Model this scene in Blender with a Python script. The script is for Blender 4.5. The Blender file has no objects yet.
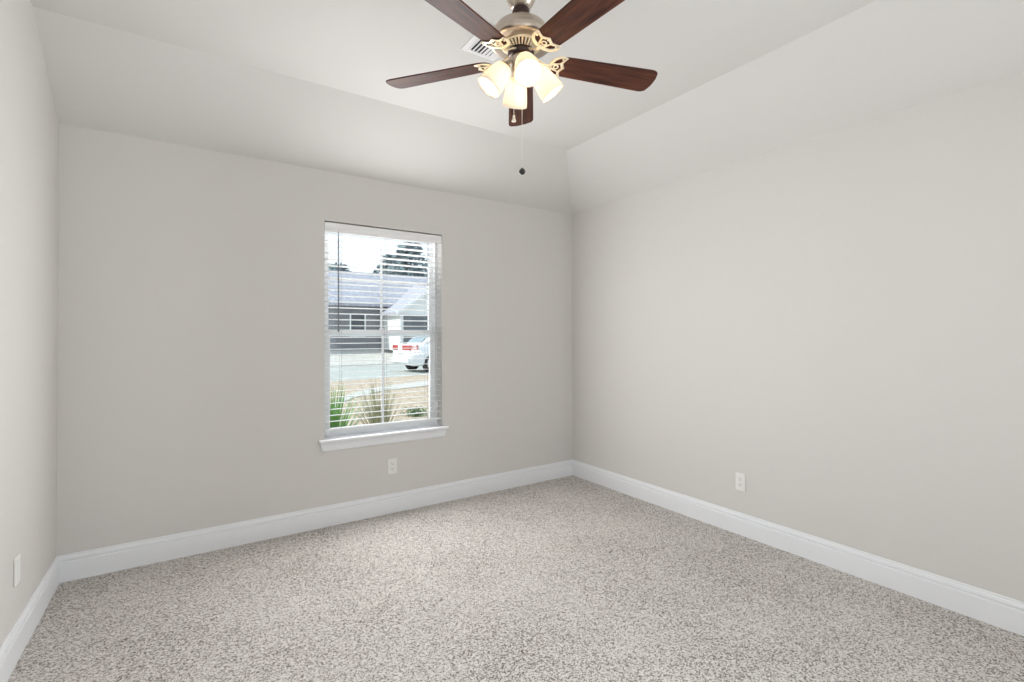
import bpy, bmesh, math, random
import numpy as np
from mathutils import Vector, Matrix
random.seed(7)
SC = bpy.context.scene
COL = SC.collection
PI = math.pi

# ------------------------------------------------------------------ camera
YAW, PITCH, ROLL, CAM_H = 0.5908, 0.0085, -0.0023, 1.3009
fw = Vector((math.sin(YAW)*math.cos(PITCH), math.cos(YAW)*math.cos(PITCH), math.sin(PITCH)))
rt0 = Vector((math.cos(YAW), -math.sin(YAW), 0)); up0 = rt0.cross(fw)
rt = rt0*math.cos(ROLL) + up0*math.sin(ROLL)
up = up0*math.cos(ROLL) - rt0*math.sin(ROLL)
cam = bpy.data.cameras.new('camera'); cam_o = bpy.data.objects.new('camera', cam); COL.objects.link(cam_o)
cam.sensor_width = 36.0; cam.lens = 489.81/1024*36; cam.shift_y = -(341-331.56)/1024
cam.clip_start = 0.02; cam.clip_end = 500
M4 = Matrix.Identity(4)
for i, v in enumerate((rt, up, -fw)):
    for j in range(3): M4[j][i] = v[j]
M4.translation = Vector((0, 0, CAM_H)); cam_o.matrix_world = M4
SC.camera = cam_o

# ------------------------------------------------------------------ world, sun, exposure
SC.view_settings.view_transform = 'Standard'; SC.view_settings.look = 'None'
SC.view_settings.exposure = 0.32; SC.view_settings.gamma = 1.0; SC.view_settings.use_curve_mapping = False
SC.cycles.max_bounces = 14; SC.cycles.diffuse_bounces = 8; SC.cycles.transparent_max_bounces = 16
SC.cycles.sample_clamp_indirect = 6.0
W = bpy.data.worlds.new('sky'); SC.world = W; W.use_nodes = True
wn, wl = W.node_tree.nodes, W.node_tree.links
bg = wn['Background']; bg.inputs['Strength'].default_value = 1.12
tc = wn.new('ShaderNodeTexCoord'); sx = wn.new('ShaderNodeSeparateXYZ'); cr = wn.new('ShaderNodeValToRGB')
wl.new(tc.outputs['Generated'], sx.inputs[0]); wl.new(sx.outputs['Z'], cr.inputs[0]); wl.new(cr.outputs[0], bg.inputs['Color'])
e = cr.color_ramp.elements
e[0].position = 0.0; e[0].color = (0.97, 0.985, 1.0, 1); e[1].position = 0.45; e[1].color = (0.70, 0.84, 1.0, 1)
sun = bpy.data.lights.new('sun', 'SUN'); sun.energy = 3.4; sun.angle = 0.009; sun.color = (1.0, 0.95, 0.86)
sun_o = bpy.data.objects.new('sun', sun); COL.objects.link(sun_o); sun_o.location = (-6, 6, 9)
sun_o.rotation_euler = Vector((0.75, -0.145, -0.62)).to_track_quat('-Z', 'Y').to_euler()
def daylight(name, loc, direction, sxx, syy, power, color):
    l = bpy.data.lights.new(name, 'AREA'); l.shape = 'RECTANGLE'; l.size = sxx; l.size_y = syy; l.energy = power; l.color = color
    o = bpy.data.objects.new(name, l); COL.objects.link(o); o.location = loc
    o.rotation_euler = Vector(direction).to_track_quat('-Z', 'Z').to_euler(); return o
T = 0.16
WX, WA, RX, BY, FY = -0.5551, 0.0111, 3.0279, 3.504, -0.62
H1, H2, OFF, OFFR = 2.44, 2.7715, 0.5151, 0.50
def lx(y): return WX + (y-BY)*math.tan(WA)
DAY = (0.98, 0.99, 1.0)
daylight('back_window_daylight', (1.245, BY-0.012, 1.36), (0, -1, 0), 0.86, 1.42, 28, DAY)   # daylight spread into the room by the blind
daylight('back_window_skylight', (1.245, BY+0.20, 1.36), (0, -1, -0.15), 0.86, 1.42, 7, DAY)    # sky light falling on the blind from outside
# fill lights added at invented windows behind and beside the camera, tilted upward
daylight('front_fill_light', (1.2, FY-0.17, 1.40), (0, 1, 0.35), 1.7, 1.4, 16, DAY)
daylight('right_fill_light', (RX+T+0.03, -0.02, 1.40), (-1, 0.1, 0.25), 0.8, 1.4, 68, DAY)
daylight('left_fill_light', (lx(-0.25)-T-0.03, -0.25, 1.40), (1, 0.1, 0.25), 0.6, 1.4, 30, DAY)

# ------------------------------------------------------------------ materials
def mat(name, color=(0.8, 0.8, 0.8), rough=0.5, metal=0.0, **kw):
    m = bpy.data.materials.new(name); m.use_nodes = True
    b = m.node_tree.nodes['Principled BSDF']
    b.inputs['Base Color'].default_value = (*color, 1); b.inputs['Roughness'].default_value = rough; b.inputs['Metallic'].default_value = metal
    for k, v in kw.items(): b.inputs[k].default_value = v
    return m
def nd(m, t, **kw):
    n = m.node_tree.nodes.new(t)
    for k, v in kw.items(): n.inputs[k].default_value = v
    return n
def lk(m, a, b): m.node_tree.links.new(a, b)
def coords(m, scale=(1, 1, 1)):
    t = nd(m, 'ShaderNodeTexCoord'); mp = nd(m, 'ShaderNodeMapping'); mp.inputs['Scale'].default_value = scale
    lk(m, t.outputs['Object'], mp.inputs['Vector']); return mp.outputs['Vector']
def noise_col(m, c1, c2, scale, detail=4, lo=0.35, hi=0.65, sc=(1, 1, 1), bump=0.0, dist=0.01):
    b = m.node_tree.nodes['Principled BSDF']
    v = coords(m, sc); n = nd(m, 'ShaderNodeTexNoise', Scale=scale, Detail=detail); lk(m, v, n.inputs['Vector'])
    r = nd(m, 'ShaderNodeValToRGB'); r.color_ramp.elements[0].position = lo; r.color_ramp.elements[1].position = hi
    r.color_ramp.elements[0].color = (*c1, 1); r.color_ramp.elements[1].color = (*c2, 1)
    lk(m, n.outputs['Fac'], r.inputs[0]); lk(m, r.outputs[0], b.inputs['Base Color'])
    if bump:
        bp = nd(m, 'ShaderNodeBump', Strength=bump, Distance=dist); lk(m, n.outputs['Fac'], bp.inputs['Height']); lk(m, bp.outputs[0], b.inputs['Normal'])
    return m
def paint(name, color):
    m = mat(name, color, 0.75); m.node_tree.nodes['Principled BSDF'].inputs['Specular IOR Level'].default_value = 0.25
    v = coords(m); n = nd(m, 'ShaderNodeTexNoise', Scale=110, Detail=3); lk(m, v, n.inputs['Vector'])
    bp = nd(m, 'ShaderNodeBump', Strength=0.12, Distance=0.004); lk(m, n.outputs['Fac'], bp.inputs['Height'])
    lk(m, bp.outputs[0], m.node_tree.nodes['Principled BSDF'].inputs['Normal']); return m
M = {}
M['wall'] = paint('warm_grey_wall_paint', (0.655, 0.633, 0.61))
M['ceil'] = paint('ceiling_paint', (0.665, 0.65, 0.632))
M['trim'] = mat('white_trim_paint', (0.80, 0.81, 0.83), 0.35)
M['vinyl'] = mat('white_vinyl', (0.82, 0.83, 0.84), 0.35)
M['blind'] = mat('white_blind', (0.84, 0.84, 0.84), 0.4)
M['cord'] = mat('blind_cord', (0.30, 0.30, 0.30), 0.7)
M['wand'] = mat('clear_grey_wand', (0.16, 0.18, 0.20), 0.25)
M['plastic'] = mat('white_outlet_plastic', (0.80, 0.79, 0.77), 0.35)
M['slot'] = mat('dark_slot', (0.03, 0.03, 0.03), 0.6)
M['nickel'] = mat('brushed_nickel', (0.60, 0.52, 0.44), 0.34, 1.0)
M['gold'] = mat('pale_antique_brass', (0.93, 0.82, 0.63), 0.42, 0.85)
M['bronze'] = mat('dark_bronze', (0.07, 0.045, 0.04), 0.4, 0.7)
M['chain'] = mat('pale_chain_metal', (0.80, 0.76, 0.68), 0.35, 0.8)
M['fob'] = mat('black_fob', (0.01, 0.01, 0.01), 0.15)
M['vent'] = mat('white_vent_enamel', (0.80, 0.80, 0.80), 0.4)
M['dark'] = mat('duct_dark', (0.04, 0.04, 0.045), 0.8)
# walnut blades: grain runs along local x
m = M['wood'] = mat('dark_walnut', (0.08, 0.03, 0.02), 0.5)
noise_col(m, (0.026, 0.008, 0.006), (0.120, 0.038, 0.020), 9, 6, 0.3, 0.72, (0.7, 9, 9), 0.05, 0.002)
m.node_tree.nodes['Principled BSDF'].inputs['Specular IOR Level'].default_value = 0.2
# carpet
m = M['carpet'] = mat('flecked_cut_pile_carpet', (0.5, 0.47, 0.44), 0.95)
b = m.node_tree.nodes['Principled BSDF']; b.inputs['Specular IOR Level'].default_value = 0.1
v = coords(m)
n1 = nd(m, 'ShaderNodeTexVoronoi', Scale=215); lk(m, v, n1.inputs['Vector'])
n2 = nd(m, 'ShaderNodeTexNoise', Scale=2.2, Detail=4); lk(m, v, n2.inputs['Vector'])
n3 = nd(m, 'ShaderNodeTexNoise', Scale=60, Detail=2); lk(m, v, n3.inputs['Vector'])
sp = nd(m, 'ShaderNodeSeparateColor'); lk(m, n1.outputs['Color'], sp.inputs[0])
r = nd(m, 'ShaderNodeValToRGB'); r.color_ramp.elements[0].position = 0.0; r.color_ramp.elements[0].color = (0.13, 0.105, 0.09, 1)
r.color_ramp.elements[1].position = 0.80; r.color_ramp.elements[1].color = (0.69, 0.66, 0.625, 1)
for p_, c_ in ((0.12, (0.21, 0.18, 0.155, 1)), (0.26, (0.34, 0.31, 0.283, 1)), (0.46, (0.53, 0.50, 0.47, 1))):
    x_ = r.color_ramp.elements.new(p_); x_.color = c_
ad = nd(m, 'ShaderNodeMath'); ad.operation = 'MULTIPLY_ADD'; ad.inputs[1].default_value = 0.36; lk(m, n2.outputs['Fac'], ad.inputs[0])
sb = nd(m, 'ShaderNodeMath'); sb.operation = 'MULTIPLY_ADD'; sb.inputs[1].default_value = 0.4; sb.inputs[2].default_value = -0.20; lk(m, n3.outputs['Fac'], sb.inputs[0])
a2 = nd(m, 'ShaderNodeMath'); a2.operation = 'ADD'; lk(m, sb.outputs[0], a2.inputs[0]); lk(m, sp.outputs[0], a2.inputs[1])
a3 = nd(m, 'ShaderNodeMath'); a3.operation = 'SUBTRACT'; a3.inputs[1].default_value = 0.18; lk(m, a2.outputs[0], a3.inputs[0])
lk(m, a3.outputs[0], ad.inputs[2]); lk(m, ad.outputs[0], r.inputs[0]); lk(m, r.outputs[0], b.inputs['Base Color'])
bp = nd(m, 'ShaderNodeBump', Strength=0.25, Distance=0.005); lk(m, sp.outputs[1], bp.inputs['Height']); lk(m, bp.outputs[0], b.inputs['Normal'])
# window glass
def glass(name, tint, fr):
    m = bpy.data.materials.new(name); m.use_nodes = True; nt = m.node_tree; nt.nodes.remove(nt.nodes['Principled BSDF'])
    t = nd(m, 'ShaderNodeBsdfTransparent'); t.inputs[0].default_value = (*tint, 1); g = nd(m, 'ShaderNodeBsdfGlossy', Roughness=0.02)
    f = nd(m, 'ShaderNodeFresnel', IOR=1.3); mx = nd(m, 'ShaderNodeMixShader')
    lk(m, f.outputs[0], mx.inputs[0]); lk(m, t.outputs[0], mx.inputs[1]); lk(m, g.outputs[0], mx.inputs[2])
    lk(m, mx.outputs[0], nt.nodes['Material Output'].inputs[0]); return m
M['glass'] = glass('window_glass', (0.93, 0.96, 0.97), 0.04)
# frosted lamp shade
m = M['shade'] = bpy.data.materials.new('frosted_cream_glass'); m.use_nodes = True; nt = m.node_tree
b = nt.nodes['Principled BSDF']; b.inputs['Base Color'].default_value = (0.90, 0.85, 0.76, 1); b.inputs['Roughness'].default_value = 0.3
t = nd(m, 'ShaderNodeBsdfTranslucent'); t.inputs[0].default_value = (0.95, 0.88, 0.76, 1); mx = nd(m, 'ShaderNodeMixShader'); mx.inputs[0].default_value = 0.32
lk(m, b.outputs[0], mx.inputs[1]); lk(m, t.outputs[0], mx.inputs[2]); lk(m, mx.outputs[0], nt.nodes['Material Output'].inputs[0])
m = M['bulb'] = mat('lit_bulb', (1, 1, 1), 0.5)
m.node_tree.nodes['Principled BSDF'].inputs['Emission Color'].default_value = (1.0, 0.87, 0.69, 1)
m.node_tree.nodes['Principled BSDF'].inputs['Emission Strength'].default_value = 56
# outdoors
M['lawn'] = noise_col(mat('dormant_lawn', rough=0.95), (0.30, 0.24, 0.13), (0.52, 0.44, 0.28), 3, 6)
M['bed'] = noise_col(mat('tan_garden_bed', rough=0.95), (0.36, 0.25, 0.16), (0.62, 0.52, 0.40), 9, 6)
M['concrete'] = noise_col(mat('pale_concrete', rough=0.9), (0.50, 0.48, 0.43), (0.62, 0.59, 0.53), 4, 5)
M['asphalt'] = noise_col(mat('grey_asphalt', rough=0.9), (0.40, 0.41, 0.37), (0.49, 0.50, 0.46), 6, 5)
M['siding'] = mat('white_siding', (0.82, 0.82, 0.80), 0.7)
M['brick'] = noise_col(mat('grey_brick', rough=0.9), (0.15, 0.15, 0.16), (0.24, 0.24, 0.25), 12, 3)
M['roof'] = noise_col(mat('grey_shingles', rough=0.9), (0.33, 0.33, 0.37), (0.45, 0.45, 0.50), 5, 5)
M['garage'] = mat('grey_garage_door', (0.14, 0.15, 0.16), 0.6)
M['pane'] = mat('dark_house_pane', (0.04, 0.05, 0.06), 0.1)
M['bark'] = mat('bark', (0.12, 0.09, 0.07), 0.9)
M['leaf'] = noise_col(mat('dark_evergreen_leaves', rough=0.7), (0.10, 0.145, 0.15), (0.25, 0.32, 0.33), 2, 3)
M['yucca'] = noise_col(mat('spiky_green_leaves', rough=0.45), (0.07, 0.22, 0.03), (0.20, 0.42, 0.10), 5, 2)
M['olive'] = noise_col(mat('olive_grass_leaves', rough=0.6), (0.20, 0.21, 0.10), (0.42, 0.42, 0.27), 5, 2)
M['shrub'] = noise_col(mat('shrub_leaves', rough=0.6), (0.05, 0.11, 0.03), (0.15, 0.25, 0.08), 12, 3)
M['carpaint'] = mat('white_car_paint', (0.80, 0.82, 0.84), 0.2)
M['carglass'] = mat('car_glass', (0.25, 0.32, 0.34), 0.05)
M['tyre'] = mat('tyre_rubber', (0.02, 0.02, 0.02), 0.8)
M['alloy'] = mat('alloy_wheel', (0.55, 0.56, 0.58), 0.3, 0.9)
M['tail'] = mat('red_tail_lamp', (0.45, 0.06, 0.05), 0.15)
M['plate'] = mat('blank_number_plate', (0.6, 0.6, 0.58), 0.4)

# ------------------------------------------------------------------ mesh helpers
class MB:
    def __init__(s): s.v = []; s.f = []; s.sm = []
    def add(s, v, f, smooth=False):
        o = len(s.v); s.v += [tuple(p) for p in v]; s.f += [tuple(i+o for i in q) for q in f]; s.sm += [smooth]*len(f); return s
    def box(s, x0, x1, y0, y1, z0, z1, mt=None):
        v = [Vector((x, y, z)) for z in (z0, z1) for y in (y0, y1) for x in (x0, x1)]
        if mt: v = [mt @ p for p in v]
        return s.add(v, [(0, 2, 3, 1), (4, 5, 7, 6), (0, 1, 5, 4), (2, 6, 7, 3), (0, 4, 6, 2), (1, 3, 7, 5)])
    def prism(s, poly, z0, z1, mt=None):
        n = len(poly); v = [Vector((x, y, z0)) for x, y in poly] + [Vector((x, y, z1)) for x, y in poly]
        if mt: v = [mt @ p for p in v]
        return s.add(v, [tuple(range(n))[::-1], tuple(range(n, 2*n))] + [(i, (i+1) % n, n+(i+1) % n, n+i) for i in range(n)])
    def lathe(s, prof, n=32, mt=None, smooth=True):
        v = []
        for r_, z in prof:
            for k in range(n):
                a = 2*PI*k/n; p = Vector((r_*math.cos(a), r_*math.sin(a), z)); v.append(mt @ p if mt else p)
        f = []
        for i in range(len(prof)-1):
            for k in range(n): f.append((i*n+k, i*n+(k+1) % n, (i+1)*n+(k+1) % n, (i+1)*n+k))
        s.add(v, f, smooth)
        for i, fl in ((0, True), (len(prof)-1, False)):
            if prof[i][0] > 1e-6 and (prof[0] != prof[-1]):
                q = tuple(range(i*n, i*n+n)); o = len(s.v)-len(v)
                s.f.append(tuple(o+t for t in (q[::-1] if fl else q))); s.sm.append(False)
        return s
    def tube(s, pts, r, n=8, closed=False, flat=1.0, mt=None):
        pts = [Vector(p) for p in pts]; R = r if isinstance(r, (list, tuple)) else [r]*len(pts)
        N = len(pts); v = []; pu = None
        for i, p in enumerate(pts):
            a = pts[i-1] if (i or closed) else p; c = pts[(i+1) % N] if (i < N-1 or closed) else p
            t = (c-a).normalized()
            ref = Vector((0, 0, 1)) if abs(t.z) < 0.95 else Vector((1, 0, 0))
            if pu is not None and abs(t.dot(pu)) < 0.95 and abs(t.z) >= 0.95: ref = pu
            u = t.cross(ref).normalized(); w = u.cross(t).normalized(); pu = w
            for k in range(n):
                an = 2*PI*k/n; q = p + u*(R[i]*math.cos(an)) + w*(R[i]*flat*math.sin(an)); v.append(mt @ q if mt else q)
        f = []
        for i in range(N if closed else N-1):
            j = (i+1) % N
            for k in range(n): f.append((i*n+k, i*n+(k+1) % n, j*n+(k+1) % n, j*n+k))
        if not closed: f += [tuple(range(n))[::-1], tuple(range((N-1)*n, N*n))]
        return s.add(v, f, True)
    def build(s, name, m, parent=None, bevel=0.0, loc=None):
        me = bpy.data.meshes.new(name); me.from_pydata(s.v, [], s.f); me.polygons.foreach_set('use_smooth', s.sm)
        b = bmesh.new(); b.from_mesh(me); bmesh.ops.recalc_face_normals(b, faces=b.faces)
        b.to_mesh(me); b.free(); me.update()
        me.materials.append(m); o = bpy.data.objects.new(name, me); COL.objects.link(o)
        if parent: o.parent = parent
        if loc: o.location = loc
        if bevel:
            bv = o.modifiers.new('bevel', 'BEVEL'); bv.width = bevel; bv.segments = 2; bv.limit_method = 'ANGLE'; bv.angle_limit = 0.6
        return o
def tag(o, label, cat, group=None, kind=None):
    if label: o['label'] = label
    if cat: o['category'] = cat
    if group: o['group'] = group
    if kind: o['kind'] = kind
    return o
def empty(name, loc=(0, 0, 0), rz=0.0):
    o = bpy.data.objects.new(name, None); COL.objects.link(o); o.location = loc; o.rotation_euler = (0, 0, rz); o.empty_display_size = 0.1; return o
def struct(o, label, cat):
    return tag(o, label, cat, kind='structure')
def copy_tree(o, parent=None):
    c = o.copy(); COL.objects.link(c)
    if parent: c.parent = parent
    for ch in list(o.children): copy_tree(ch, c)
    return c
def blob(mb, c, r, n=8, sq=(1, 1, 1), jit=0.0):
    prof = [(max(1e-4, math.sin(PI*i/n)), -math.cos(PI*i/n)) for i in range(n+1)]
    k = 2*n; v = []; 
    for rr, z in prof:
        for j in range(k):
            a = 2*PI*j/k; d = 1+random.uniform(-jit, jit)
            v.append((c[0]+r*rr*math.cos(a)*sq[0]*d, c[1]+r*rr*math.sin(a)*sq[1]*d, c[2]+r*z*sq[2]*d))
    mb.add(v, [(i*k+j, i*k+(j+1) % k, (i+1)*k+(j+1) % k, (i+1)*k+j) for i in range(n) for j in range(k)], True)

# ------------------------------------------------------------------ room shell
WL, WR, WB, WT = 0.802, 1.689, 0.576, 2.097           # window opening in the back wall
mb = MB()
xl, xr = WX-0.35, RX+T
for (a, b_, c, d) in ((xl, WL, -0.3, H2+T), (WR, xr, -0.3, H2+T), (WL, WR, -0.3, WB), (WL, WR, WT, H2+T)):
    mb.box(a, b_, BY, BY+T, c, d)
struct(mb.build('wall_back', M['wall']), 'warm grey painted back wall around the window', 'wall')
L0, L1, LB, LT = -0.42, 0.38, 0.72, 2.15                 # opening for the added window in the right wall, beside the camera
mb = MB()
for (a, b_, c, d) in ((FY-T, L0, -0.3, H2+T), (L1, BY, -0.3, H2+T), (L0, L1, -0.3, LB), (L0, L1, LT, H2+T)): mb.box(RX, RX+T, a, b_, c, d)
struct(mb.build('wall_right', M['wall']), 'plain warm grey wall on the right with one outlet', 'wall')
# left wall, a hair off square
K0, K1 = -0.55, 0.05
mb = MB()
for (a, b_, c, d) in ((FY-T, K0, -0.3, H2+T), (K1, BY, -0.3, H2+T), (K0, K1, -0.3, LB), (K0, K1, LT, H2+T)):
    mb.prism([(lx(a), a), (lx(b_), b_), (lx(b_)-T, b_), (lx(a)-T, a)], c, d)
struct(mb.build('wall_left', M['wall']), 'pale wall running toward the camera on the left', 'wall')
F0, F1 = 0.35, 2.05
mb = MB()
for (a, b_, c, d) in ((lx(FY)-T, F0, -0.3, H2+T), (F1, RX+T, -0.3, H2+T), (F0, F1, -0.3, LB), (F0, F1, LT, H2+T)): mb.box(a, b_, FY-T, FY, c, d)
struct(mb.build('wall_front', M['wall']), 'wall behind the camera with an added window', 'wall')
# ceiling: flat field and the two sloped bands over the back and right walls, one continuous drywall skin with thickness
yc, xc = BY-OFF, RX-OFFR
mb = MB()
A = [(lx(FY)-0.1, FY-0.05, H2), (xc, FY-0.05, H2), (xc, yc, H2), (lx(yc)-0.02, yc, H2)]
Bk = [(lx(yc)-0.02, yc, H2), (xc, yc, H2), (RX, BY, H1), (lx(BY)-0.02, BY, H1)]
Rk = [(xc, FY-0.05, H2), (RX, FY-0.05, H1), (RX, BY, H1), (xc, yc, H2)]
vs = [A[0], A[1], A[2], A[3], Bk[2], Bk[3], Rk[1]]
top = [(x, y, H2+T+0.1) for x, y, z in vs]
fs = [(0, 1, 2, 3), (3, 2, 4, 5), (1, 6, 4, 2)]
mb.add(vs+top, [f[::-1] for f in fs] + [tuple(i+7 for i in f) for f in fs] + [(0, 1, 8, 7), (1, 6, 13, 8), (6, 4, 11, 13), (4, 5, 12, 11), (5, 3, 10, 12), (3, 0, 7, 10)])
struct(mb.build('ceiling', M['ceil']), 'pale tray ceiling with slopes down to back and right walls', 'ceiling')
mb = MB(); mb.box(lx(FY)-0.2, RX+T, FY-T, BY+0.02, -0.3, 0.0)
struct(mb.build('floor', M['carpet']), 'wall to wall beige grey flecked cut pile carpet', 'floor')

# baseboards: one profile swept along each wall, mitred in the corners
PROF = [(0, 0), (0.016, 0), (0.016, 0.099), (0.0145, 0.102), (0.0095, 0.104), (0.0095, 0.1085), (0.0135, 0.111), (0.0140, 0.117), (0.0115, 0.127), (0.0070, 0.132), (0.0070, 0.138), (0.005, 0.141), (0, 0.141)]
def baseboard(name, fn, label):
    mb = MB(); n = len(PROF); v = [fn(0, d, z) for d, z in PROF] + [fn(1, d, z) for d, z in PROF]
    mb.add(v, [tuple(range(n)), tuple(range(n, 2*n))[::-1]] + [(i, (i+1) % n, n+(i+1) % n, n+i) for i in range(n)])
    struct(mb.build(name, M['trim']), label, 'baseboard')
baseboard('baseboard_back', lambda e, d, z: ((RX-d, BY-d, z) if e else (lx(BY-d)+d, BY-d, z)), 'white moulded baseboard along the back wall under the window')
baseboard('baseboard_right', lambda e, d, z: ((RX-d, BY-d, z) if e else (RX-d, FY+d, z)), 'white moulded baseboard along the right wall')
baseboard('baseboard_left', lambda e, d, z: ((lx(BY-d)+d, BY-d, z) if e else (lx(FY+d)+d, FY+d, z)), 'white moulded baseboard along the left wall')
baseboard('baseboard_front', lambda e, d, z: ((RX-d, FY+d, z) if e else (lx(FY+d)+d, FY+d, z)), 'white moulded baseboard along the wall behind the camera')

# ------------------------------------------------------------------ windows
def rect_frame(mb, x0, x1, z0, z1, w, y0, y1):
    mb.box(x0, x0+w, y0, y1, z0, z1); mb.box(x1-w, x1, y0, y1, z0, z1)
    mb.box(x0+w, x1-w, y0, y1, z1-w, z1); mb.box(x0+w, x1-w, y0, y1, z0, z0+w)
win = empty('window_1', (0, 0, 0)); struct(win, 'white single-hung window with grilles in the back wall', 'window')
mb = MB(); rect_frame(mb, WL, WR, WB, WT, 0.026, BY+0.085, BY+T+0.015); mb.build('window_frame', M['vinyl'], win, 0.003)
ZM = 1.320
s = MB(); rect_frame(s, WL+0.026, WR-0.026, ZM-0.02, WT-0.026, 0.03, BY+0.122, BY+0.15); up_s = s.build('upper_sash', M['vinyl'], win, 0.003)
s = MB(); rect_frame(s, WL+0.026, WR-0.026, WB+0.026, ZM+0.028, 0.034, BY+0.090, BY+0.119); lo_s = s.build('lower_sash', M['vinyl'], win, 0.003)
XM = (WL+WR)/2
MB().box(WL+0.05, WR-0.05, BY+0.134, BY+0.139, ZM, WT-0.05).build('glass_pane', M['glass'], up_s)
MB().box(WL+0.055, WR-0.055, BY+0.102, BY+0.107, WB+0.055, ZM).build('glass_pane', M['glass'], lo_s)
MB().box(XM-0.008, XM+0.008, BY+0.128, BY+0.134, ZM+0.01, WT-0.056).box(WL+0.056, WR-0.056, BY+0.1285, BY+0.1335, 1.70, 1.716).build('grille_bar', M['vinyl'], up_s)
MB().box(XM-0.008, XM+0.008, BY+0.096, BY+0.102, WB+0.06, ZM-0.006).build('grille_bar', M['vinyl'], lo_s)
MB().box(XM-0.03, XM+0.03, BY+0.074, BY+0.09, ZM+0.0285, ZM+0.04).build('sash_lock', M['vinyl'], win, 0.002)
# stool and apron
st = MB(); st.prism([(WL-0.040, BY-0.042), (WR+0.040, BY-0.042), (WR+0.040, BY), (WR, BY), (WR, BY+0.085), (WL, BY+0.085), (WL, BY), (WL-0.040, BY)], 0.576, 0.595)
st.build('window_stool', M['trim'], win, 0.006)
ap = MB(); n0 = [(0.0, 0.512), (0.010, 0.512), (0.016, 0.519), (0.018, 0.545), (0.022, 0.562), (0.030, 0.574), (0.030, 0.576), (0.0, 0.576)]
va = [(WL-0.020-0.45*d+ (0.012-0.012*(z-0.512)/0.064), BY-d, z) for d, z in n0] + [(WR+0.020+0.45*d-(0.012-0.012*(z-0.512)/0.064), BY-d, z) for d, z in n0]
k = len(n0); ap.add(va, [tuple(range(k)), tuple(range(k, 2*k))[::-1]] + [(i, (i+1) % k, k+(i+1) % k, k+i) for i in range(k)])
ap.build('window_apron', M['trim'], win)
# invented windows behind and beside the camera, added to carry the fill lights
w2 = empty('added_window_2', (0, 0, 0)); struct(w2, 'wide white window added for fill light in the wall behind the camera', 'window')
mb = MB(); rect_frame(mb, F0, F1, LB, LT, 0.05, FY-0.13, FY-0.06); mb.box((F0+F1)/2-0.03, (F0+F1)/2+0.03, FY-0.13, FY-0.06, LB+0.05, LT-0.05); mb.build('window_frame', M['vinyl'], w2, 0.003)
MB().box(F0+0.05, F1-0.05, FY-0.10, FY-0.095, LB+0.05, LT-0.05).build('glass_pane', M['glass'], w2)
MB().box(F0-0.05, F1+0.05, FY-0.06, FY+0.04, LB-0.022, LB).build('window_sill', M['trim'], w2, 0.004)
for nm, loc, rz, hw3, lab in (('added_window_3', (RX, (L0+L1)/2, 0), -PI/2, (L1-L0)/2, 'white window added for fill light in the right wall beside the camera'),
                              ('added_window_4', (lx(-0.25), (K0+K1)/2, 0), PI/2+WA, (K1-K0)/2, 'narrow white window added for fill light in the left wall beside the camera')):
    w3 = empty(nm, loc, rz); struct(w3, lab, 'window')
    mb = MB(); rect_frame(mb, -hw3, hw3, LB, LT, 0.05, 0.06, 0.13); mb.box(-hw3+0.05, hw3-0.05, 0.06, 0.13, 1.40, 1.45); mb.build('window_frame', M['vinyl'], w3, 0.003)
    MB().box(-hw3+0.05, hw3-0.05, 0.095, 0.10, LB+0.05, LT-0.05).build('glass_pane', M['glass'], w3)
    MB().box(-hw3-0.05, hw3+0.05, -0.04, 0.06, LB-0.022, LB).build('window_sill', M['trim'], w3, 0.004)

# ------------------------------------------------------------------ blind
BLX, BRX, BLY = WL+0.006, WR-0.006, BY+0.034
bl = empty('window_blind', (XM, BLY, 2.090))
tag(bl, 'white two inch slat blind hanging in the window, slats open', 'blind')
hx = (BRX-BLX)/2
mb = MB(); mb.box(-hx, hx, -0.022, 0.030, -0.050, 0.0); mb.build('headrail', M['blind'], bl, 0.003)
mb = MB(); pv = [(-0.024, 0.0), (-0.030, -0.004), (-0.030, -0.040), (-0.033, -0.046), (-0.033, -0.058), (-0.029, -0.066), (-0.024, -0.066)]
v = [(-hx-0.003, y, z) for y, z in pv]+[(hx+0.003, y, z) for y, z in pv]; k = len(pv)
mb.add(v, [tuple(range(k)), tuple(range(k, 2*k))[::-1]]+[(i, (i+1) % k, k+(i+1) % k, k+i) for i in range(k)]); mb.build('valance', M['blind'], bl)
PITCH_S, TILT = 0.0418, -0.07
def slat_mesh():
    mb = MB(); n = 6; pr = []
    for i in range(n+1):
        y = -0.025+0.05*i/n; pr.append((y, 0.0022*(1-(y/0.025)**2)+0.0012))
    pr += [(y, z-0.0024) for y, z in pr[::-1]]
    pr = [(y*math.cos(TILT)-z*math.sin(TILT), y*math.sin(TILT)+z*math.cos(TILT)) for y, z in pr]
    k = len(pr); v = [(-hx, y, z) for y, z in pr]+[(hx, y, z) for y, z in pr]
    mb.add(v, [tuple(range(k)), tuple(range(k, 2*k))[::-1]]+[(i, (i+1) % k, k+(i+1) % k, k+i) for i in range(k)]); return mb
z = -0.088; s0 = None; zend = 0.652-2.090
while z > zend+0.02:
    if s0 is None: s0 = slat_mesh().build('slat', M['blind'], bl, 0, (0, 0.004, z))
    else:
        c = s0.copy(); COL.objects.link(c); c.parent = bl; c.location = (0, 0.004, z)
    z -= PITCH_S
mb = MB(); mb.box(-hx, hx, -0.021, 0.029, zend-0.006, zend+0.006); mb.build('bottom_rail', M['blind'], bl, 0.003)
for x in (-0.325, 0.0, 0.325):
    mb = MB()
    for y in (-0.0225, 0.0305): mb.tube([(x, y, -0.05), (x, y, zend-0.002)], 0.0009, 5)
    mb.build('ladder_cord', M['cord'], bl)
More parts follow.
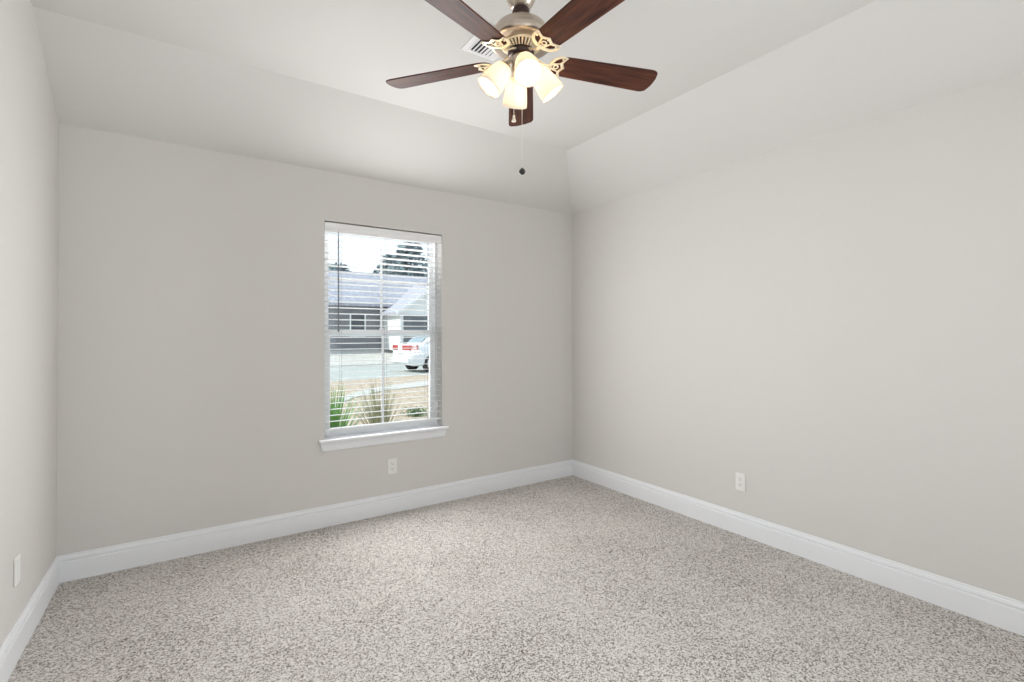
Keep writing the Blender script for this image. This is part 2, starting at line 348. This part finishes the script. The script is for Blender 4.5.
mb = MB(); mb.tube([(-0.352, -0.037, -0.062), (-0.352, -0.038, -0.12), (-0.351, -0.040, -0.74)], [0.0025, 0.0042, 0.0042], 6); mb.lathe([(0.001, -0.762), (0.006, -0.757), (0.006, -0.738), (0.002, -0.730)], 10, Matrix.Translation((-0.351, -0.040, 0)))
mb.build('tilt_wand', M['wand'], bl)
mb = MB()
for x in (0.385, 0.395): mb.tube([(x, -0.036, -0.06), (x+0.002, -0.036, -1.30)], 0.0014, 5)
lc = mb.build('lift_cord', M['cord'], bl)
mb = MB()
for x in (0.386, 0.398): mb.lathe([(0.0015, -1.295), (0.005, -1.31), (0.007, -1.345), (0.001, -1.347)], 10, Matrix.Translation((x, -0.036, 0)))
mb.build('cord_tassel', M['blind'], lc)

# ------------------------------------------------------------------ outlets
def outlet(name, loc, rz, label, duplex=True):
    o = empty(name, loc, rz); tag(o, label, 'outlet', 'white wall plates near the baseboards')
    p = MB(); p.box(-0.035, 0.035, -0.0065, 0, -0.0575, 0.0575); cp = p.build('cover_plate', M['plastic'], o, 0.0035)
    if duplex:
        for zz in (0.0195, -0.0195):
            r_ = MB(); n = 20
            poly = [(0.0172*math.cos(2*PI*i/n), max(-0.0125, min(0.0125, 0.0172*math.sin(2*PI*i/n)))) for i in range(n)]
            mt = Matrix.Translation((0, -0.0065, zz)) @ Matrix.Rotation(PI/2, 4, 'X')
            r_.prism(poly, -0.001, 0.0022, mt); rc = r_.build('receptacle', M['plastic'], o)
            q = MB(); q.box(-0.0075, -0.0055, -0.0092, -0.0080, zz+0.000, zz+0.0085); q.box(0.0055, 0.0075, -0.0092, -0.0080, zz+0.001, zz+0.0080)
            q.lathe([(0.0026, 0.0), (0.0026, 0.0012)], 10, Matrix.Translation((0, -0.0080, zz-0.0065)) @ Matrix.Rotation(PI/2, 4, 'X'))
            q.build('slots', M['slot'], rc)
        q = MB(); q.lathe([(0.003, 0), (0.003, 0.0008), (0.0018, 0.0014)], 12, Matrix.Translation((0, -0.0065, 0)) @ Matrix.Rotation(PI/2, 4, 'X')); q.build('screw', M['plastic'], o)
    else:
        for zz in (0.042, -0.042):
            q = MB(); q.lathe([(0.003, 0), (0.003, 0.0008), (0.0018, 0.0014)], 12, Matrix.Translation((0, -0.0065, zz)) @ Matrix.Rotation(PI/2, 4, 'X')); q.build('screw', M['plastic'], o)
        q = MB(); q.box(-0.0165, 0.0165, -0.009, -0.006, -0.0335, 0.0335); q.build('insert', M['plastic'], o, 0.001)
    return o
outlet('electrical_outlet', (1.282, BY, 0.341), 0, 'white duplex outlet on the back wall below the window')
outlet('electrical_outlet', (RX, 1.834, 0.342), -PI/2, 'white duplex outlet on the right wall above the baseboard')
outlet('wall_plate', (lx(2.785), 2.785, 0.352), PI/2-WA, 'white wall plate on the left wall, seen nearly edge on', False)

# ------------------------------------------------------------------ ceiling vent
ve = empty('ceiling_vent', (1.273, 2.090, H2)); tag(ve, 'white louvred air vent in the ceiling behind the fan', 'vent')
mb = MB(); hw, hd, bw = 0.098, 0.125, 0.034
mb.box(-hw, -hw+bw, -hd, hd, -0.006, 0); mb.box(hw-bw, hw, -hd, hd, -0.006, 0); mb.box(-hw+bw, hw-bw, -hd, -hd+bw*0.7, -0.006, 0); mb.box(-hw+bw, hw-bw, hd-bw*0.7, hd, -0.006, 0)
mb.build('frame', M['vent'], ve, 0.002)
mb = MB(); mb.box(-hw+bw, hw-bw, -hd+bw*0.7, hd-bw*0.7, -0.0012, -0.0002); mb.build('duct_opening', M['dark'], ve)
for i in range(7):
    x = -hw+bw+0.001+i*(2*(hw-bw)-0.002)/6; sgn = -1 if i < 4 else 1
    mt = Matrix.Translation((x, 0, -0.0065)) @ Matrix.Rotation(sgn*(0.30 if i < 4 else 0.62), 4, 'Y')
    mb = MB(); mb.box(-0.0062, 0.0062, -hd+bw*0.7, hd-bw*0.7, -0.0008, 0.0008, mt); mb.build('louver', M['vent'], ve)

# ------------------------------------------------------------------ ceiling fan
FC = Vector((1.145, 1.636, 0)); ZB = 2.431
fan = empty('ceiling_fan', (FC.x, FC.y, H2)); tag(fan, 'five blade walnut ceiling fan with four lit glass shades', 'ceiling fan')
zz = lambda z: z-H2
mb = MB(); mb.lathe([(0.030, zz(2.638)), (0.038, zz(2.641)), (0.052, zz(2.662)), (0.064, zz(2.695)), (0.070, zz(2.735)), (0.073, zz(2.7715))], 40); mb.build('canopy', M['nickel'], fan)
mb = MB(); mb.lathe([(0.028, zz(2.582)), (0.034, zz(2.588)), (0.036, zz(2.632)), (0.028, zz(2.645))], 32); mb.build('hanger_coupling', M['bronze'], fan)
mb = MB(); mb.lathe([(0.026, zz(2.590)), (0.046, zz(2.588)), (0.078, zz(2.577)), (0.104, zz(2.558)), (0.119, zz(2.536)), (0.124, zz(2.524)), (0.129, zz(2.520)), (0.131, zz(2.514)), (0.131, zz(2.498)), (0.127, zz(2.492)), (0.112, zz(2.488)), (0.090, zz(2.490)), (0.076, zz(2.489)), (0.030, zz(2.492))], 56)
mb.build('motor_housing', M['nickel'], fan)
mb = MB()
for i in range(30):
    a = 2*PI*i/30; mt = Matrix.Rotation(a, 4, 'Z')
    v = [(0.052, -0.0022, zz(2.463)), (0.052, 0.0022, zz(2.463)), (0.076, 0.0040, zz(2.483)), (0.076, -0.0040, zz(2.483)), (0.046, -0.0022, zz(2.467)), (0.046, 0.0022, zz(2.467)), (0.070, 0.0040, zz(2.488)), (0.070, -0.0040, zz(2.488))]
    mb.add([mt @ Vector(p) for p in v], [(0, 1, 2, 3), (4, 7, 6, 5), (0, 4, 5, 1), (1, 5, 6, 2), (2, 6, 7, 3), (3, 7, 4, 0)])
mb.lathe([(0.073, zz(2.482)), (0.080, zz(2.484)), (0.080, zz(2.4895)), (0.073, zz(2.4895)), (0.073, zz(2.482))], 48)
mb.build('vent_ribs', M['gold'], fan)
mb = MB(); mb.lathe([(0.066, zz(2.489)), (0.045, zz(2.4695)), (0.042, zz(2.471)), (0.062, zz(2.490)), (0.066, zz(2.489))], 40); mb.build('vent_recess', M['bronze'], fan)
mb = MB(); mb.lathe([(0.036, zz(2.440)), (0.050, zz(2.444)), (0.054, zz(2.452)), (0.054, zz(2.464)), (0.042, zz(2.472)), (0.036, zz(2.474))], 36); mb.build('blade_hub', M['bronze'], fan)
mb = MB(); mb.lathe([(0.012, zz(2.352)), (0.024, zz(2.354)), (0.034, zz(2.364)), (0.036, zz(2.380)), (0.039, zz(2.384)), (0.039, zz(2.424)), (0.043, zz(2.428)), (0.043, zz(2.436)), (0.034, zz(2.446))], 36); mb.build('light_fitter', M['nickel'], fan)
# blades: local x radial, local +y edge dips
TH0 = 0.9623
def blade_mesh():
    r0, r1 = 0.128, 0.618; n = 14; pts = []
    # root: rounded scalloped end, tip: clipped with small round corners
    wr, wt = 0.054, 0.066
    side = []
    for i in range(9):
        a = PI/2*i/8; side.append((r0+0.050*(1-math.sin(a)), wr*0.98*math.cos(a)**0.75 if i < 8 else 0.0))
    side = side[::-1]                                   # from root centre outwards
    low = [(x, y) for x, y in side]
    for i in range(1, 9):
        t = i/8; low.append((r0+0.050+(r1-0.040-r0-0.050)*t, wr+(wt-wr)*t))
    for i in range(1, 8):
        a = PI/2*i/7; low.append((r1-0.040+0.034*math.sin(a), wt-0.022*(1-math.cos(a))))
    low.append((r1, wt*0.35)); low.append((r1+0.001, 0))
    poly = [(x, -y) for x, y in low] + [(x, y) for x, y in low[::-1][1:-1]]
    mb = MB(); mb.prism(poly, -0.003, 0.003); return mb
def arc(cx, cy, r, a0, a1, n, z=0): return [(cx+r*math.cos(a0+(a1-a0)*i/n), cy+r*math.sin(a0+(a1-a0)*i/n), z) for i in range(n+1)]
def iron_mesh():
    # openwork bracket under the blade root: neck, crescent, inner wavy bar and scroll ring
    mb = MB(); zi = -0.0070
    mb.tube([(0.040, 0, 0.026), (0.062, 0, 0.018), (0.085, 0, 0.002), (0.105, 0, -0.008), (0.132, 0, zi)], [0.012, 0.009, 0.0075, 0.0085, 0.010], 10, flat=0.42)
    out = [(0.186, -0.055), (0.168, -0.057), (0.150, -0.052), (0.136, -0.040), (0.128, -0.022), (0.126, 0.0), (0.128, 0.022), (0.136, 0.040), (0.150, 0.052), (0.168, 0.057), (0.186, 0.055)]
    mb.tube([(x, y, zi) for x, y in out], [0.0035, 0.0055, 0.0070, 0.0080, 0.0085, 0.0095, 0.0085, 0.0080, 0.0070, 0.0055, 0.0035], 8, flat=0.42)
    inn = [(0.186, -0.055), (0.176, -0.040), (0.170, -0.024), (0.176, -0.012), (0.186, 0.0), (0.176, 0.012), (0.170, 0.024), (0.176, 0.040), (0.186, 0.055)]
    mb.tube([(x, y, zi) for x, y in inn], [0.0035, 0.0055, 0.0070, 0.0065, 0.0050, 0.0065, 0.0070, 0.0055, 0.0035], 8, flat=0.42)
    for s_ in (-1, 1):
        mb.tube([(0.130, s_*0.010, zi), (0.146, s_*0.016, zi), (0.160, s_*0.020, zi), (0.172, s_*0.024, zi)], [0.0060, 0.0045, 0.0040, 0.0045], 8, flat=0.42)
    mb.tube(arc(0.152, 0, 0.0095, 0, 2*PI*15/16, 15, zi), 0.0036, 8, True, 0.6)
    for x, y in ((0.168, -0.047), (0.168, 0.047), (0.178, 0)):
        mb.lathe([(0.0045, -0.0035), (0.0045, 0.0045)], 10, Matrix.Translation((x, y, zi)))
    return mb
B0 = blade_mesh(); I0 = iron_mesh(); b_first = None
for k in range(5):
    if k == 0:
        bo = B0.build('fan_blade', M['wood'], fan, 0.0015); io = I0.build('blade_iron', M['gold'], fan); b_first = (bo, io)
    else:
        bo = b_first[0].copy(); io = b_first[1].copy()
        for o in (bo, io): COL.objects.link(o); o.parent = fan
    for o in (bo, io):
        R_ = Matrix.Translation((0, 0, zz(ZB))) @ Matrix.Rotation(TH0+2*PI/5*k, 4, 'Z') @ Matrix.Rotation(-math.radians(12), 4, 'X')
        o.matrix_local = R_
# light kit: four arms, holders and glass shades
def shade_prof():
    o_ = [(0.022, 0.0), (0.030, 0.004), (0.0365, 0.014), (0.0415, 0.030), (0.0460, 0.055), (0.0500, 0.080), (0.0525, 0.100), (0.0535, 0.116)]
    i_ = [(r_-0.003, s_) for r_, s_ in o_[::-1]]; i_[0] = (0.0510, 0.1165)
    return o_+i_
A0 = math.radians(-112.85); TI = math.radians(37)
protos = None
for k in range(4):
    a = A0+PI/2*k
    root = Matrix.Rotation(a, 4, 'Z')
    ax = Matrix.Translation((0.066, 0, zz(2.395))) @ Matrix.Rotation(-TI, 4, 'Y') @ Matrix.Rotation(PI, 4, 'X')   # local +z points down and out
    if protos is None:
        arm = MB(); arm.tube([(0.030, 0, zz(2.411)), (0.044, 0, zz(2.417)), (0.056, 0, zz(2.413)), (0.0625, 0, zz(2.403))], 0.0075, 10)
        arm.lathe([(0.006, -0.018), (0.016, -0.012), (0.025, -0.002), (0.026, 0.010), (0.023, 0.010), (0.023, -0.001), (0.010, -0.008)], 24, ax)
        ao = arm.build('lamp_arm', M['nickel'], fan)
        sh = MB(); sh.lathe(shade_prof()+[shade_prof()[0]], 36, ax); so = sh.build('lamp_shade', M['shade'], fan)
        bu = MB(); bu.lathe([(0.008, 0.006), (0.010, 0.022), (0.016, 0.036), (0.021, 0.050), (0.023, 0.062), (0.021, 0.074), (0.014, 0.083), (0.0005, 0.087)], 20, ax); bo = bu.build('light_bulb', M['bulb'], so)
        protos = (ao, so, bo)
        ao.rotation_euler = (0, 0, a); so.rotation_euler = (0, 0, a)
    else:
        ao, so, bo = [o.copy() for o in protos]
        for o in (ao, so, bo): COL.objects.link(o)
        ao.parent = fan; so.parent = fan; bo.parent = so
        ao.rotation_euler = (0, 0, a); so.rotation_euler = (0, 0, a)
# pull chains
def pull(x, y, ztop, zbot, fob, fm):
    mb = MB(); mb.tube([(x, y, zz(ztop)), (x, y, zz(zbot))], 0.0009, 5)
    z_ = ztop
    while z_ > zbot: blob(mb, (x, y, zz(z_)), 0.0016, 3); z_ -= 0.005
    c = mb.build('pull_chain', M['chain'], fan)
    f_ = MB(); fob(f_, x, y, zz(zbot)); f_.build('chain_fob', fm, c); return c
def ball_fob(f_, x, y, z_): f_.lathe([(0.0012, 0.006), (0.004, 0.003), (0.009, -0.001), (0.0135, -0.009), (0.0130, -0.014), (0.008, -0.021), (0.0005, -0.024)], 18, Matrix.Translation((x, y, z_)))
def bell_fob(f_, x, y, z_): f_.lathe([(0.0012, 0.004), (0.005, 0.0), (0.0055, -0.010), (0.009, -0.020), (0.0095, -0.024), (0.0005, -0.026)], 16, Matrix.Translation((x, y, z_)))
px = rt0*0.0035; pull(px.x, px.y, 2.356, 1.982, ball_fob, M['fob'])
px = rt0*-0.030 - fw*0.02; pull(px.x, px.y, 2.372, 2.192, bell_fob, M['chain'])

# ------------------------------------------------------------------ outdoors (seen through the blind)
G = -0.25
def slab(name, poly, z0, z1, m, label, cat):
    mb = MB(); mb.prism(poly, z0, z1); return struct(mb.build(name, m), label, cat)
slab('garden_bed', [(-8, BY+T), (14, BY+T), (14, 18.3), (8.8, 18.3), (4.12, 17.2), (-8, 14.5)], G-0.2, G, M['bed'], 'dry tan garden bed outside the window', 'ground')
mbx = MB(); mbx.prism([(2.2, 9.6), (2.6, 10.6), (2.97, 11.5), (3.55, 12.4), (4.68, 13.5), (6.34, 14.02), (9, 14.4), (9, 16.0), (7.05, 15.58), (5.09, 14.72), (3.86, 13.5), (3.21, 12.41), (2.7, 11.2), (2.2, 10.4)], G-0.01, G+0.02); struct(mbx.build('sidewalk', M['concrete']), 'pale concrete walk crossing the bed outside', 'sidewalk')
slab('street', [(-40, 14.0), (60, 19.6), (60, 30.5), (-40, 27)], G-0.3, G-0.03, M['asphalt'], 'grey street beyond the garden bed', 'street')
mbx = MB(); mbx.add([(-40, 27, G-0.03), (60, 27.2, G-0.03), (60, 33, 0.5), (-40, 33, 0.5), (60, 90, 0.7), (-40, 90, 0.7)], [(0, 1, 2, 3), (3, 2, 4, 5)])
mbx.v += []; struct(mbx.build('lawn', M['lawn']), 'dry lawn rising to the house across the street', 'lawn')
mbx = MB(); mbx.add([(2, 26.6, G-0.01), (20, 26.6, G-0.01), (20, 31.0, 0.42), (2, 31.0, 0.42)], [(0, 1, 2, 3)]); mbx.add([(2, 26.6, G-0.05), (20, 26.6, G-0.05), (20, 31.0, 0.30), (2, 31.0, 0.30)], [(0, 1, 2, 3)])
struct(mbx.build('driveway', M['concrete']), 'pale concrete driveway across the street', 'driveway')
# house across the street
ho = empty('house', (10.5, 31.0, 0.42)); tag(ho, 'grey roofed house with white gable across the street', 'house')
HX, HY, HZ = 10.5, 31.0, 0.42
L = lambda x, y, z: (x-HX, y-HY, z-HZ)
mb = MB(); mb.box(1-HX, 20-HX, 0, 6, -0.2, 2.9); mb.build('brick_wall', M['brick'], ho)
mb = MB(); r_ = [(-0.5, 2.75), (-0.5, 2.95), (3, 5.3), (6.5, 2.95), (6.5, 2.75)]
v = [(0.5-HX, y, z) for y, z in r_]+[(20.5-HX, y, z) for y, z in r_]; mb.add(v, [tuple(range(5)), tuple(range(5, 10))[::-1]]+[(i, (i+1) % 5, 5+(i+1) % 5, 5+i) for i in range(5)])
mb.build('roof', M['roof'], ho)
gx0, gx1, gp = 10.75-HX, 16.2-HX, 13.475-HX
mb = MB(); mb.prism([(gx0, 0), (gx1, 0), (gx1, 2.40), (gp, 4.27), (gx0, 2.40)], 0, 3.0, Matrix.Translation((0, -0.0, 0)) @ Matrix.Rotation(PI/2, 4, 'X'))
mb.build('garage_wing', M['siding'], ho)
for nm, m_, y0, y1, t0, t1 in (('gable_roof', M['roof'], -3.30, 1.5, 0.02, 0.14), ('gable_fascia', M['siding'], -3.36, -3.30, -0.10, 0.15)):
    mb = MB()
    for a, b_ in (((gx0-0.35, 2.17), (gp, 4.30)), ((gx1+0.35, 2.17), (gp, 4.30))):
        v = [(p[0], y, p[1]+t) for t in (t0, t1) for p, y in ((a, y0), (b_, y0), (b_, y1), (a, y1))]
        mb.add(v, [(0, 1, 2, 3), (4, 7, 6, 5), (0, 4, 5, 1), (1, 5, 6, 2), (2, 6, 7, 3), (3, 7, 4, 0)])
    mb.build(nm, m_, ho)
for a in (10.95, 13.6):
    d = MB(); d.box(a-HX, a+2.4-HX, -3.06, -2.99, 0.05, 2.15)
    for q in range(1, 4): d.box(a-HX, a+2.4-HX, -3.075, -3.055, 0.05+q*0.525-0.02, 0.05+q*0.525+0.02)
    d.build('garage_door', M['garage'], ho)
for a in (3.4, 6.2, 8.6):
    d = MB(); rect_frame(d, a-HX, a+1.0-HX, 0.85, 2.3, 0.08, -0.06, 0.02); wf = d.build('house_window', M['siding'], ho)
    MB().box(a+0.08-HX, a+0.92-HX, -0.03, 0.01, 0.93, 2.22).build('house_pane', M['pane'], wf)
# trees behind the house
def tree(x, y, zb, h, wd, label):
    t = empty('evergreen_tree', (x, y, zb)); tag(t, label, 'tree', 'trees behind the house')
    mb = MB(); mb.tube([(0, 0, 0), (0.1, 0, h*0.35), (0, 0.1, h*0.85)], [0.22, 0.16, 0.04], 8); mb.build('trunk', M['bark'], t)
    mb = MB()
    for i in range(1500):
        u = random.random(); zc = h*(0.25+0.75*u); rr = wd*(1-0.75*u**1.5)*math.sqrt(random.random()); a = random.uniform(0, 2*PI)
        c = Vector((rr*math.cos(a), rr*math.sin(a), zc)); s_ = random.uniform(0.18, 0.42)
        d1 = Vector((random.gauss(0, 1), random.gauss(0, 1), random.gauss(0, 0.6))).normalized(); d2 = d1.orthogonal().normalized()
        d3 = d1.cross(d2)*0.08
        mb.add([c-d1*s_, c-d2*s_*0.5, c+d1*s_, c+d2*s_*0.5, c+d3*s_, c-d3*s_], [(0, 1, 4), (1, 2, 4), (2, 3, 4), (3, 0, 4), (1, 0, 5), (2, 1, 5), (3, 2, 5), (0, 3, 5)])
    mb.build('crown', M['leaf'], t)
tree(17.3, 42.5, 0.6, 9.2, 3.3, 'tallest dark tree above the white gable across the street')
tree(23.2, 39.4, 0.6, 8.4, 2.8, 'dark tree at the far right behind the house across the street')
tree(18.6, 51.0, 0.6, 9.4, 3.6, 'dark tree over the grey roof ridge just left of the tallest tree')
tree(12.0, 47.5, 0.6, 7.4, 3.4, 'smallest dark tree showing over the grey roof ridge at the left')
# white car
car = empty('car', (7.83, 20.4, G-0.03), 0); tag(car, 'white car with red tail lamps parked across the street', 'car')
car.rotation_euler = (0, 0, math.atan2(fw.y, fw.x)-0.90); car.scale = (1.05, 1.05, 1.22)
def loft(secs):
    mb = MB(); k = len(secs[0]); v = [p for s_ in secs for p in s_]
    mb.add(v, [(i*k+j, i*k+(j+1) % k, (i+1)*k+(j+1) % k, (i+1)*k+j) for i in range(len(secs)-1) for j in range(k)]+[tuple(range(k))[::-1], tuple(range((len(secs)-1)*k, len(secs)*k))], True); return mb
def csec(x, w, zb, zt):
    return [(x, -w*0.86, zb), (x, -w, zb+0.12), (x, -w*1.0, zb+(zt-zb)*0.55), (x, -w*0.93, zt-0.06), (x, -w*0.80, zt), (x, w*0.80, zt), (x, w*0.93, zt-0.06), (x, w*1.0, zb+(zt-zb)*0.55), (x, w, zb+0.12), (x, w*0.86, zb)]
body = loft([csec(0.0, 0.72, 0.42, 0.97), csec(0.06, 0.80, 0.30, 0.98), csec(0.30, 0.88, 0.24, 1.02), csec(0.9, 0.91, 0.22, 1.00), (csec(2.2, 0.92, 0.20, 0.96)), csec(3.4, 0.91, 0.22, 0.94), csec(4.2, 0.86, 0.24, 0.84), csec(4.55, 0.76, 0.28, 0.72), csec(4.65, 0.60, 0.36, 0.60)])
bo = body.build('body', M['carpaint'], car)
def gsec(x, w, z): return [(x, -w, 0.94), (x, -w*0.93, z-0.08), (x, -w*0.78, z), (x, w*0.78, z), (x, w*0.93, z-0.08), (x, w, 0.94)]
loft([gsec(0.62, 0.74, 1.03), gsec(1.15, 0.78, 1.38), gsec(1.6, 0.78, 1.45), gsec(2.3, 0.78, 1.44), gsec(2.75, 0.78, 1.34), gsec(3.45, 0.76, 0.98)]).build('cabin', M['carpaint'], car)
MB().add([(0.66, -0.60, 1.045), (1.10, -0.58, 1.345), (1.10, 0.58, 1.345), (0.66, 0.60, 1.045), (0.63, -0.60, 1.07), (1.07, -0.58, 1.37), (1.07, 0.58, 1.37), (0.63, 0.60, 1.07)], [(0, 1, 2, 3), (4, 7, 6, 5), (0, 4, 5, 1), (1, 5, 6, 2), (2, 6, 7, 3), (3, 7, 4, 0)]).build('rear_window', M['carglass'], car)
for s_ in (-1, 1):
    mb = MB(); mb.add([(0.95, s_*0.80, 1.00), (3.2, s_*0.80, 1.00), (2.65, s_*0.755, 1.33), (1.25, s_*0.755, 1.35), (0.95, s_*0.70, 1.00), (3.2, s_*0.70, 1.00), (2.65, s_*0.65, 1.33), (1.25, s_*0.65, 1.35)], [(0, 1, 2, 3), (4, 7, 6, 5), (0, 4, 5, 1), (1, 5, 6, 2), (2, 6, 7, 3), (3, 7, 4, 0)]); mb.build('side_window', M['carglass'], car)
    mb = MB(); po = [(-0.03, 0.22), (-0.03, 0.60), (0.02, 0.79), (0.12, 0.875), (0.36, 0.925)]; pi_ = [(0.36, 0.80), (0.16, 0.74), (0.12, 0.60), (0.12, 0.22)]
    mb.prism([(x, y*s_) for x, y in po+pi_], 0.80, 0.97); mb.build('tail_lamp', M['tail'], car, 0.012)
    for x in (0.95, 3.65):
        mt = Matrix.Translation((x, s_*0.80, 0.32)) @ Matrix.Rotation(PI/2, 4, 'X')
        mb = MB(); mb.lathe([(0.20, -0.11), (0.30, -0.11), (0.325, -0.09), (0.325, 0.09), (0.30, 0.11), (0.20, 0.11)], 28, mt); w_ = mb.build('wheel', M['tyre'], car)
        mb = MB(); mb.lathe([(0.01, -0.122), (0.19, -0.116), (0.205, -0.10), (0.205, 0.10), (0.19, 0.116), (0.01, 0.122)], 24, mt); mb.build('rim', M['alloy'], w_)
MB().box(-0.02, 0.03, -0.26, 0.26, 0.60, 0.71).build('number_plate', M['plate'], car)
MB().box(-0.04, 0.12, -0.78, 0.78, 0.36, 0.52).build('rear_bumper', M['carpaint'], car, 0.03)
# plants outside the glass
def blades_plant(name, loc, n, length, spread, w, m, label, cat):
    t = empty(name, loc); tag(t, label, cat); mb = MB()
    for i in range(n):
        a = random.uniform(0, 2*PI); el = random.uniform(spread[0], spread[1]); ln = length*random.uniform(0.75, 1.05)
        d = Vector((math.cos(a)*math.cos(el), math.sin(a)*math.cos(el), math.sin(el))); sd = d.cross(Vector((0, 0, 1))).normalized(); nn = d.cross(sd).normalized()
        v = []
        for q in range(6):
            tt = q/5; c = d*ln*tt + Vector((0, 0, -0.18*ln*tt*tt*math.cos(el))); ww = w*(1-tt**2.2)+0.0008
            v += [c-sd*ww, c+nn*ww*0.25, c+sd*ww, c-nn*ww*0.12]
        mb.add(v, [(q*4+j, q*4+(j+1) % 4, q*4+4+(j+1) % 4, q*4+4+j) for q in range(5) for j in range(4)])
    o = mb.build('leaves', m, t); return t
blades_plant('spiky_yucca', (1.44, 6.02, G), 110, 1.05, (0.98, 1.5), 0.017, M['yucca'], 'bright green spiky plant just outside at the left of the window', 'plant')
blades_plant('ornamental_grass', (2.25, 6.60, G), 110, 1.0, (0.98, 1.45), 0.008, M['olive'], 'pale olive clump of grass right of the green spiky plant', 'plant')
sh = empty('low_shrub', (3.74, 8.95, G)); sh.scale = (0.75, 0.75, 0.75); tag(sh, 'small dark green shrub low in the bed, right side of window', 'shrub')
mb = MB()
for i in range(260):
    c = Vector((random.gauss(0, 0.13), random.gauss(0, 0.13), abs(random.gauss(0.09, 0.06)))); s_ = 0.04
    d1 = Vector((random.gauss(0, 1), random.gauss(0, 1), random.gauss(0, 1))).normalized(); d2 = d1.orthogonal().normalized(); d3 = d1.cross(d2)*0.008
    mb.add([c-d1*s_, c-d2*s_*0.5, c+d1*s_, c+d2*s_*0.5, c+d3, c-d3], [(0, 1, 4), (1, 2, 4), (2, 3, 4), (3, 0, 4), (1, 0, 5), (2, 1, 5), (3, 2, 5), (0, 3, 5)])
mb.build('foliage', M['shrub'], sh)
